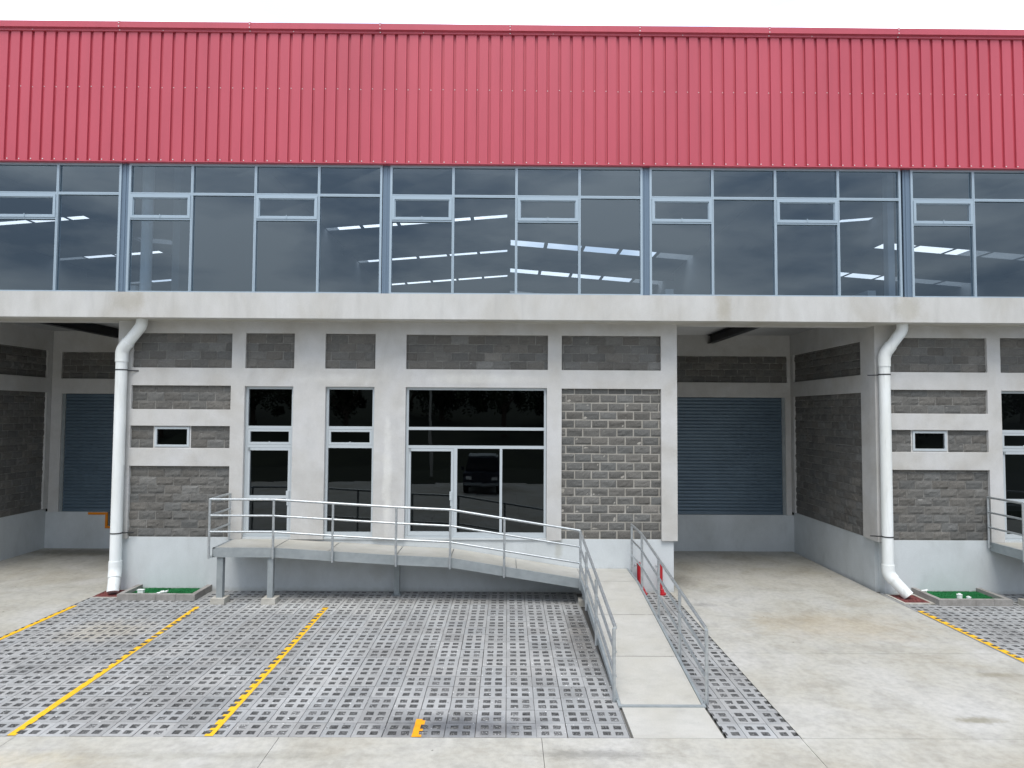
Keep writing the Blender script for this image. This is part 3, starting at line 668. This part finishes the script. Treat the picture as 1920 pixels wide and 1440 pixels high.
for xl, xr, sgn in ((4.0, 8.72, 1), (-13.98, -9.2, -1)):
    pl, hl, hr = bay(xl, xr)
    if sgn > 0: pl.build('plinth', M_plinth, B)
    else:
        # recess for the dock plate, with an orange edge
        q = MB(); holed(q, xl-.1, xr+.1, -.1, 1.1, [(-12.15, -10.4, .68, 1.1)], 4.73, 5.0, FRONT); q.build('plinth', M_plinth, B, weld=True)
        q = MB(); q.box(-12.15, -10.4, 5.0, 5.02, .68, 1.1); q.build('dock_recess', M_black, B)
        q = MB(); w_ = .075; y0, y1 = 4.705, 4.74
        q.box(-12.75, -12.15, y0, y1, 1.02, 1.09); q.box(-12.15-w_, -12.15, y0+.001, y1, .61, 1.02); q.box(-12.15, -10.4, y0, y1, .61, .68); q.box(-10.4, -10.33, y0+.001, y1, .61, 1.02); q.box(-10.4, -9.8, y0, y1, 1.02, 1.09)
        q.build('orange_edging', M_orange, B, bevel=.003)
    bay_rest(xl, xr, hl, hr)
    # side walls, seen from inside the bay
    for X, s in ((xl, -1), (xr, 1)):
        near = s > 0 and xl > 0 or s < 0 and xl < 0
        mpf = (lambda X, s: (lambda a, d, z: (X+s*d, a, z)))(X, s)
        mb = MB(); holed(mb, .22, 4.7, 1.2, 7.2, [(.62, 4.5, 5.17, 6.0), (.62, 4.5, 1.2, 4.73)], 0, .2, mpf)
        mb.build('bay_wall', M_plaster, B, weld=True, bevel=.006)
        mb = MB(); mb.box(X+s*.07, X+s*.25, .25 if s*xl != 0 else 0, 4.73, -.1, 1.2); mb.build('plinth', M_plinth, B, bevel=.006)
        blocks('block_panel', B, .62, 4.5, 5.17, 6.0, .06, mpf, M_mortar_dark, .016, 5.17, .1)
        blocks('block_panel', B, .62, 4.5, 1.2, 4.73, .06, mpf, M_mortar_dark, .016, 1.2, .05)
    # soffit decking and steel beam
    mb = MB(); y = .35; k = 0
    while y < 4.7:
        prof = [(y, 6.62), (y+.07, 6.62), (y+.09, 6.66), (y+.13, 6.66), (y+.15, 6.62)]
        for (a, za), (b, zb) in zip(prof[:-1], prof[1:]): mb.quad([(xl, a, za), (xr, a, za), (xr, b, zb), (xl, b, zb)])
        y += .15
    mb.build('metal_decking', M_deckmetal, B)
    xb = 6.25 if sgn > 0 else -11.7
    mb = MB(); mb.box(xb-.09, xb+.09, .36, 4.69, 6.36, 6.375); mb.box(xb-.09, xb+.09, .36, 4.69, 6.60, 6.615); mb.box(xb-.006, xb+.006, .36, 4.69, 6.375, 6.6)
    mb.build('steel_beam', M_darksteel, B)
# inner corner wall pieces of the left neighbour, left edge of picture
mb = MB(); mb.box(-26, -13.98, -.07, .22, 1.2, 6.44); mb.box(-26, -14.06, 0, .2, -.1, 1.2); mb.build('facade_wall', M_plaster, B)

# drainpipes
def pipe(x, kick, xtop, strap_dir, label):
    y = -.22; r = .125; mb = MB()
    def bend(a, b, c, n=7, rad=.16):
        a, b, c = Vector(a), Vector(b), Vector(c); d1 = (a-b).normalized(); d2 = (c-b).normalized(); out = []
        for i in range(n+1):
            t = i/n; p0 = b+d1*rad; p2 = b+d2*rad; out.append(p0*(1-t)**2+b*2*t*(1-t)+p2*t*t)
        return out
    top = (xtop, -.36, 6.31); t1 = (xtop, -.36, 6.16); e1 = (x, y, 5.60); e2 = (x, y, .50); end = (x+kick[0], y-kick[1], .07)
    pts = [top]+bend(top, t1, e1, rad=.09)+bend(t1, e1, e2, rad=.10)+bend(e1, e2, end, rad=.10)+[end]
    mb.tube(pts, r, 28)
    o = mb.build('downspout', M_pvc, B, smooth=True)
    def sock(f_): f_.build('pipe_socket', M_pvc, o, smooth=True)
    f_ = MB()
    d = (Vector(t1)-Vector(e1)).normalized()
    f_.tube([(x, y, 5.32)]+[p for p in bend(e2, e1, t1, rad=.11)]+[Vector(e1)+d*.26], r+.014, 28)
    sock(f_); f_ = MB(); d = (Vector(end)-Vector(e2)).normalized()
    f_.tube([(x, y, .72)]+[p for p in bend(e1, e2, end, rad=.11)]+[Vector(e2)+d*.17], r+.014, 28)
    sock(f_)
    for z in (5.13, 1.36):
        s = MB()
        s.tube([(x, y, z-.014), (x, y, z+.014)], r+.006, 24)
        s.bar((x+strap_dir*.10, y+.06, z-.01), (x+strap_dir*.32, -.066, z-.012), .012, .028)
        s.build('strap', M_strap, o)
pipe(-9.02, (.09, .22), -8.50, 1, '')
pipe(8.84, (.30, .28), 9.20, -1, '')

# ------------------------------------------------------------------ access ramp
def deckz(x):    # top of the deck along the facade
    P = [(-6.42, 1.2), (-5.1, 1.2), (-2.43, 1.05), (-1.24, 1.0), (1.66, .55), (2.85, .55)]
    for (a, za), (b, zb) in zip(P[:-1], P[1:]):
        if x <= b: return za+(zb-za)*(x-a)/(b-a)
    return .55
def rampz(y): return .55 if y > -1.3 else max(.012, .55*(y+6.1)/4.8)
def make_ramp(dx, full):
    rx = 'pale access ramp on grey steel beams and tube handrails climbing to the glass doors' if full else 'ramp landing with grey tube handrail at the right edge of the photo'
    A = empty('access_ramp', (-2.3+dx, -.5, 0), rx, 'ramp', 'access ramps along the facade')
    YD = -1.03
    mb = MB(); segs = [(-6.38, -5.11), (-5.09, -3.92), (-3.9, -2.44), (-2.42, -1.25), (-1.23, .2), (.215, 1.64)]
    for a, b in segs: 
        pts = [(a, YD, deckz(a)), (b, YD, deckz(b)), (b, -.012, deckz(b)), (a, -.012, deckz(a))]
        mb.quad([(x+dx, y, z) for x, y, z in pts]); 
        mb.quad([(a+dx, YD, deckz(a)-.05), (b+dx, YD, deckz(b)-.05), (b+dx, YD, deckz(b)), (a+dx, YD, deckz(a))])
    mb.build('deck', M_deck, A)
    if full:
        mb = MB(); ysg = [(-.012, -1.19), (-1.2, -2.95), (-2.96, -4.6), (-4.61, -6.07)]
        for a, b in ysg:
            k = [a, b] if rampz(a) == rampz(b) else ([a, -1.3, b] if a > -1.3 else [a, b])
            for p, q in zip(k[:-1], k[1:]):
                mb.quad([(1.65, q, rampz(q)), (2.80, q, rampz(q)), (2.80, p, rampz(p)), (1.65, p, rampz(p))])
        mb.build('walkway', M_deck, A)
    # edge channels
    mb = MB()
    Pn = [-6.42, -5.1, -2.43, -1.24, 1.64]
    def chan(p0, p1, n, h=.20):
        """channel: web + two flanges, n = outward normal"""
        p0, p1, n = Vector(p0), Vector(p1), Vector(n)
        up = Vector((0, 0, 1))
        def sheet(o0, o1, t, dz0, dz1):
            a = p0+n*o0; b = p1+n*o0; c_ = p1+n*o1; d_ = p0+n*o1
            lo = [v+up*dz0 for v in (a, b, c_, d_)]; hi = [v+up*dz1 for v in (a, b, c_, d_)]
            mb.quad(lo[::-1]); mb.quad(hi)
            for k in range(4): mb.quad([lo[k], lo[(k+1) % 4], hi[(k+1) % 4], hi[k]])
        sheet(0, .012, 0, -h, .004); sheet(.012, .05, 0, -.014, .004); sheet(.012, .05, 0, -h, -h+.014)
    for a, b in zip(Pn[:-1], Pn[1:]): chan((a+dx, YD-.052, deckz(a)), (b+dx, YD-.052, deckz(b)), (0, 1, 0)); 
    # outward face line
    chan((-6.42+dx, -.02, 1.2), (-6.42+dx, YD-.052, 1.2), (1, 0, 0))
    mb.build('edge_beam', M_steel, A)
    if full:
        mb = MB()
        for X, s in ((1.60, 1), (2.85, -1)):
            ysq = [(0 if s < 0 else -1.03), -1.3, -6.1]
            for p, q in zip(ysq[:-1], ysq[1:]):
                for (o0, o1, d0, d1) in ((0, .045, -.018, .006), (0, .012, -.2, -.0181)):
                    a0, a1 = X+s*o0, X+s*o1
                    t = [(min(a0, a1), p, rampz(p)), (max(a0, a1), p, rampz(p)), (max(a0, a1), q, rampz(q)), (min(a0, a1), q, rampz(q))]
                    lo = [(x, y, max(-.02, z+d0)) for x, y, z in t]; hi = [(x, y, z+d1) for x, y, z in t]
                    mb.quad(lo); mb.quad(hi[::-1])
                    for k in range(4): mb.quad([lo[k], lo[(k+1) % 4], hi[(k+1) % 4], hi[k]])
        mb.box(1.6, 2.85, -6.135, -6.07, -.01, .016)
        mb.box(1.60, 1.72, -1.06, -1.02, .33, .53)
        mb.build('edge_beam', M_steel, A)
    # underside joists
    mb = MB()
    for x in (-6.3, -5.1, -3.9, -2.45, -1.24, .2, 1.5): mb.box(x-.03+dx, x+.03+dx, YD-.03, -.03, deckz(x)-.2, deckz(x)-.06)
    mb.build('joist', M_steel, A)
    for (x, y, w_, ft) in ((-6.27, -.98, .13, 1), (-5.17, -.98, .12, 1), (-2.52, -.27, .12, 0), (1.72, -1.0, .12, 1)):
        if not full and x > -5: continue
        mb = MB(); mb.box(x-w_/2+dx, x+w_/2+dx, y-w_/2, y+w_/2, .1 if ft else .02, (deckz(x)-.2) if x < 1.6 else .4)
        l = mb.build('leg', M_steel, A, bevel=.008)
        if ft:
            mb = MB(); mb.box(x-.15+dx, x+.15+dx, y-.15, y+.15, -.02, .12); mb.build('footing', M_foot, l, bevel=.012)
        else:
            mb = MB(); mb.box(x-.1+dx, x+.1+dx, y-.1, y+.1, .0, .02); mb.build('base_plate', M_steel, l)
    YR = -1.13; r = .0265
    def post(x, y, zb, zt, foot):
        mb = MB(); mb.tube([(x, y, zb), (x, y, zt)], r, 14)
        p = mb.build('rail_post', M_galv, A, smooth=True)
        mb = MB(); mb.bar((x, y, zb+.04), (x+foot[0], y+foot[1], zb+.04), .03, .05); mb.build('bracket', M_steel, p)
    def rails(pts):
        for k, h in enumerate((1.06, .71, .36)):
            mb = MB(); q = [(x, y, z+h) for x, y, z in pts]
            for a, b in zip(q[:-1], q[1:]): mb.tube([a, b], r if k == 0 else r*.86, 14)
            mb.build('handrail', M_galv, A, smooth=True)
    XL = -6.48
    front = [(XL, 1.2), (-5.09, 1.2), (-3.8, deckz(-3.8)), (-2.42, 1.05), (-1.24, 1.0), (-.06, deckz(-.06)), (1.60, .56)]
    if not full: front = front[:3]
    rails([(XL+dx, -.06, 1.2), (XL+dx, YR, 1.2)]+[(x+dx, YR, z) for x, z in front[1:]]+([(1.6, -6.0, .055-.01)] if False else []))
    for x, z in front: post(x+dx, YR, z-.22, z+1.06, (0, .07) if x > XL+.1 else (.08, 0))
    post(XL+dx, -.06, 1.08, 2.26, (.06, 0))
    if full:
        L = [(1.60, YR, .56), (1.60, -5.95, .02)]; rails([(1.585, YR, .55), (1.585, -1.35, .545), (1.585, -5.95, .0)])
        for y in (-2.52, -4.0, -5.95): post(1.565, y, rampz(y)-.10 if y > -5 else .0, rampz(y)+1.03, (.05, 0))
        rails([(2.88, -.25, .55), (2.88, -1.35, .55), (2.88, -6.05, .02)])
        for y in (-.25, -1.42, -3.0, -4.55, -6.05): post(2.885, y, rampz(y)-.10 if y > -5 else .0, rampz(y)+1.05, (-.05, 0))
make_ramp(0, True); make_ramp(SH-.1, False)

# ------------------------------------------------------------------ planters, splash pads, small things
def planter(x0, x1, y0, y1, label):
    P = empty('planter', ((x0+x1)/2, (y0+y1)/2, 0), label, 'planter bed', 'kerbed beds against the wall')
    k = .105; h = .135; n = 4
    def kerb(a, b, c_, d_):
        mb = MB(); mb.box(a, b, c_, d_, -.03, h+random.uniform(-.004, .004)); mb.build('kerb_block', M_kerb, P, bevel=.008)
    L = (x1-x0)/n
    for i in range(n): kerb(x0+i*L+.003, x0+(i+1)*L-.003, y0+random.uniform(-.003, .003), y0+k)
    m = (y0+k+y1)/2
    for X in (x0, x1-k): kerb(X, X+k, y0+k+.004, m-.002); kerb(X, X+k, m+.002, y1)
    mb = MB(); nx, ny = 26, 12; G = {}
    for i in range(nx+1):
        for j in range(ny+1):
            x = x0+k+(x1-x0-2*k)*i/nx; y = y0+k+(y1-y0-k)*j/ny; G[i, j] = (x, y, .05+.012*noise.noise((x*3, y*3, 1))+random.uniform(0, .006))
    for i in range(nx):
        for j in range(ny): mb.quad([G[i, j], G[i+1, j], G[i+1, j+1], G[i, j+1]])
    for _ in range(5000):
        x = random.uniform(x0+k, x1-k); y = random.uniform(y0+k, y1-.005); a = random.uniform(0, 6.3); w_ = .0025; h_ = random.uniform(.012, .026)
        mb.quad([(x-w_*math.cos(a), y-w_*math.sin(a), .05), (x+w_*math.cos(a), y+w_*math.sin(a), .05), (x+random.uniform(-.008, .008), y+random.uniform(-.008, .008), .055+h_)])
    mb.build('artificial_turf', M_turf, P)
planter(-8.60, -6.88, -.86, -.005, 'kerbed bed of green turf left of the ramp legs under the small window')
planter(9.50, 11.13, -1.02, -.005, 'kerbed bed of green turf beside the right drainpipe')
def pad(x0, x1, y0, y1, fw, label):
    mb = MB(); mb.box(x0, x1, y0, y0+fw, -.02, .018, 0); mb.box(x0, x1, y1-fw, y1, -.02, .018, 0); mb.box(x0, x0+fw, y0+fw, y1-fw, -.02, .018, 0); mb.box(x1-fw, x1, y0+fw, y1-fw, -.02, .018, 0)
    nx, ny = 16, 16; G = {}
    for i in range(nx+1):
        for j in range(ny+1): G[i, j] = (x0+fw+(x1-x0-2*fw)*i/nx, y0+fw+(y1-y0-2*fw)*j/ny, .006+random.uniform(0, .008))
    for i in range(nx):
        for j in range(ny): mb.quad([G[i, j], G[i+1, j], G[i+1, j+1], G[i, j+1]], 1)
    tag(mb.build('splash_pad', [M_foot, M_redgravel]), label, 'gravel pad', 'red gravel pads under the drainpipes')
pad(-9.30, -8.61, -.66, -.004, .02, 'dark red gravel pad under the left drainpipe')
pad(8.80, 9.49, -.90, -.12, .06, 'dark red gravel pad in a pale frame under the right drainpipe')
def cap(x, y, z, r, h, label, tilt=0):
    mb = MB(); mb.tube([(x, y, z), (x, y, z+h*.7)], r, 20); mb.tube([(x, y, z+h*.7), (x, y, z+h*.8)], r*1.12, 20); mb.tube([(x, y, z+h*.8), (x, y, z+h)], r*.55, 12)
    tag(mb.build('pipe_cap', M_pvc, None, bevel=.003), label, 'pipe cap', 'white plastic caps on the turf')
cap(10.22, -.62, .06, .055, .11, 'white plastic pipe cap on the right turf bed, the larger of the pair')
cap(10.36, -.72, .06, .045, .075, 'white plastic pipe cap on the right turf bed, the smaller of the pair')
mb = MB(); mb.box(-8.33, -8.21, -.52, -.44, .06, .13); mb.box(-8.345, -8.195, -.525, -.435, .13, .145)
tag(mb.build('plastic_box', M_pvc, None, bevel=.006), 'small white plastic box on the left end of the left turf bed', 'box')
mb = MB()
for (x, y, a) in ((-7.86, -.60, .4), (-7.82, -.50, 1.0), (-7.78, -.42, .2)):
    c_, s_ = math.cos(a), math.sin(a); pts = [(-.08, -.035), (.07, -.045), (.085, .03), (0, .05), (-.07, .03)]
    lo = [(x+p*c_-q*s_, y+p*s_+q*c_, .072) for p, q in pts]; hi = [(x, y, z+.012+.012*((i*7) % 3)) for i, (x, y, z) in enumerate(lo)]
    mb.quad(hi); mb.quad(lo[::-1])
    for k in range(5): mb.quad([lo[k], lo[(k+1) % 5], hi[(k+1) % 5], hi[k]])
tag(mb.build('crumpled_paper', M_pvc), 'crumpled white scraps lying in the middle of the left turf bed', 'scrap')
mb = MB()
for i in range(3): mb.tube([(9.56+i*.03, -.30-i*.02, .14), (9.62+i*.03, -.33, .15+.01*i)], .022, 8)
tag(mb.build('plaster_lump', M_pvc), 'small white lump on the kerb of the right turf bed', 'scrap')
# red standpipes
def standpipe(x, y, zb, zt, foot, label):
    S = empty('standpipe', (x, y, 0), label, 'red pipe', 'red pipes by the right handrail')
    mb = MB(); mb.tube([(x, y, zb), (x, y, zt)], .048, 18); mb.tube([(x, y, zt), (x, y, zt+.03)], .056, 18); mb.tube([(x, y, zt+.03), (x, y, zt+.055)], .03, 12)
    mb.build('pipe', M_redpaint, S, smooth=True)
    mb = MB(); mb.tube([(x-.10, y, zt-.02), (x-.04, y, zt-.02)], .018, 10); mb.tube([(x-.11, y, zt-.02), (x-.10, y, zt-.02)], .032, 10); mb.build('valve', M_steel, S)
    mb = MB(); mb.tube([(foot[0], foot[1], 0), (foot[0], foot[1], .04)], .085, 16); mb.tube([(foot[0], foot[1], .04), (foot[0], foot[1], .12)], .05, 14, radii=[.055, .035]); mb.tube([(x, y, zb+.02), (foot[0], foot[1], .08)], .04, 12)
    mb.build('base', M_redpaint, S, smooth=True)
standpipe(3.07, -.16, .30, .68, (3.17, -.2), 'short red standpipe with valve right beside the ramp, between the first two posts')
standpipe(3.57, -.16, .10, .66, (3.60, -.2), 'short red standpipe with valve nearest the corner of the loading bay')

# ------------------------------------------------------------------ behind the camera: bank, hill and trees mirrored in the glass
mb = MB(); G = {}
nx, ny = 60, 12
for i in range(nx+1):
    for j in range(ny+1):
        x = -220+440*i/nx; t = j/ny; y = -36-90*t
        G[i, j] = (x, y, -.05+9.5*(t**.8)*(1+.35*noise.noise((x*.02, 1, 2)))+noise.noise((x*.1, y*.1, 0))*.6)
for i in range(nx):
    for j in range(ny): mb.quad([G[i, j], G[i, j+1], G[i+1, j+1], G[i+1, j]])
structure(mb.build('hill', M_grass, smooth=True))
def tree(x, y, h, label):
    T = empty('tree', (x, y, .5), label, 'tree', 'trees on the bank across the road')
    mb = MB(); mb.tube([(x, y, -.2), (x+.2, y, h*.35), (x+.1, y+.2, h*.7)], .3, 8, radii=[.35, .24, .1])
    for q in range(4):
        a = q*1.6+random.random(); mb.tube([(x+.15, y, h*.35), (x+math.cos(a)*h*.22, y+math.sin(a)*h*.22, h*.62)], .1, 6, radii=[.14, .05])
    mb.build('trunk', M_bark, T)
    mb = MB()
    for _ in range(34):
        a = random.uniform(0, 6.28); rr = random.uniform(0, h*.34); cx, cy_, cz = x+rr*math.cos(a), y+rr*math.sin(a), h*random.uniform(.38, .92); cr = random.uniform(.5, 1.2)*h/10
        for _ in range(95):
            p = Vector((random.gauss(0, 1), random.gauss(0, 1), random.gauss(0, .8))).normalized()*cr*random.uniform(.5, 1.1); p += Vector((cx, cy_, cz))
            d = Vector((random.gauss(0, 1), random.gauss(0, 1), random.gauss(0, 1))).normalized()*.22; e_ = d.orthogonal().normalized()*.12
            mb.quad([p-d, p+e_, p+d, p-e_])
    mb.build('crown', M_leaf, T)
kinds = ['tall loose tree on the far bank across the road', 'low round tree on the far bank across the road', 'bushy dark tree on the far bank across the road']
for i in range(26):
    tree(-62+i*5+random.uniform(-1.5, 1.5), -48-random.uniform(0, 14), random.uniform(9, 13.2), kinds[i % 3])

# parked off-road car and lamp posts across the yard, mirrored in the door glass
def car(x, y):
    Cc = empty('parked_car', (x, y, 0), 'dark parked off-road car in the yard opposite the entrance', 'car')
    M_body = mat('car_paint', (.02, .025, .04), .25, .3, .6); M_tyre = mat('tyre', (.02, .02, .02), .9); M_glass = mat('car_glass', (.02, .025, .03), .05, 0, .8); M_lamp = mat('headlight', (.7, .7, .7), .1, .2)
    def prism(prof, y0, y1):
        mb = MB(); n = len(prof)
        mb.quad([(x+a, y+y0, b) for a, b in prof]); mb.quad([(x+a, y+y1, b) for a, b in prof][::-1])
        for k in range(n):
            (a, b), (c_, d_) = prof[k], prof[(k+1) % n]; mb.quad([(x+a, y+y0, b), (x+a, y+y1, b), (x+c_, y+y1, d_), (x+c_, y+y0, d_)])
        return mb
    # body built across its width: profile in (x, z) seen from the front
    b = MB(); b.box(x-.9, x+.9, y-2.2, y+2.2, .45, 1.1); b.build('body', M_body, Cc, bevel=.12)
    b = prism([(-.86, 1.1), (.86, 1.1), (.70, 1.78), (-.70, 1.78)], -1.9, .75); b.build('cabin', M_body, Cc, bevel=.06)
    b = MB(); b.quad([(x-.76, y+.765, 1.16), (x+.76, y+.765, 1.16), (x+.64, y+.765, 1.68), (x-.64, y+.765, 1.68)]); b.build('windscreen', M_glass, Cc)
    b = MB(); b.box(x-.72, x+.72, y-1.7, y+.4, 1.80, 1.84); b.build('roof_rack', M_steel, Cc, bevel=.01)
    for sx_ in (-1, 1):
        b = MB(); b.box(x+sx_*.62-.14, x+sx_*.62+.14, y+2.19, y+2.23, .78, .95); b.build('headlight', M_lamp, Cc, bevel=.02)
        b = MB(); b.box(x+sx_*.93, x+sx_*1.10, y+.6, y+.72, 1.12, 1.30); b.build('mirror', M_body, Cc, bevel=.02)
        for yy in (-1.4, 1.4):
            b = MB(); b.tube([(x+sx_*.70, y+yy, .36), (x+sx_*.93, y+yy, .36)], .36, 24); w_ = b.build('wheel', M_tyre, Cc, smooth=True)
            b = MB(); b.tube([(x+sx_*.925, y+yy, .36), (x+sx_*.945, y+yy, .36)], .2, 16); b.build('rim', M_galv, w_)
    b = MB(); b.box(x-.85, x+.85, y+2.16, y+2.26, .48, .62); b.build('bumper', M_steel, Cc, bevel=.02)
car(-1.3, -20.5)
for k, xx in enumerate((-5.2, 7.5)):
    mb = MB(); mb.tube([(xx, -29, 0), (xx, -29, 7)], .1, 12, radii=[.12, .07]); mb.tube([(xx, -29, 7), (xx, -28, 7.3), (xx, -27.2, 7.35)], .05, 8)
    P = empty('lamp_post', (xx, -29, 0), ['pale lamp post left of the parked car across the yard', 'pale lamp post right of the parked car across the yard'][k], 'lamp post', 'lamp posts across the yard')
    mb.build('pole', M_foot, P); mb = MB(); mb.box(xx-.12, xx+.12, -27.4, -26.8, 7.3, 7.42); mb.build('lamp_head', M_steel, P, bevel=.02)
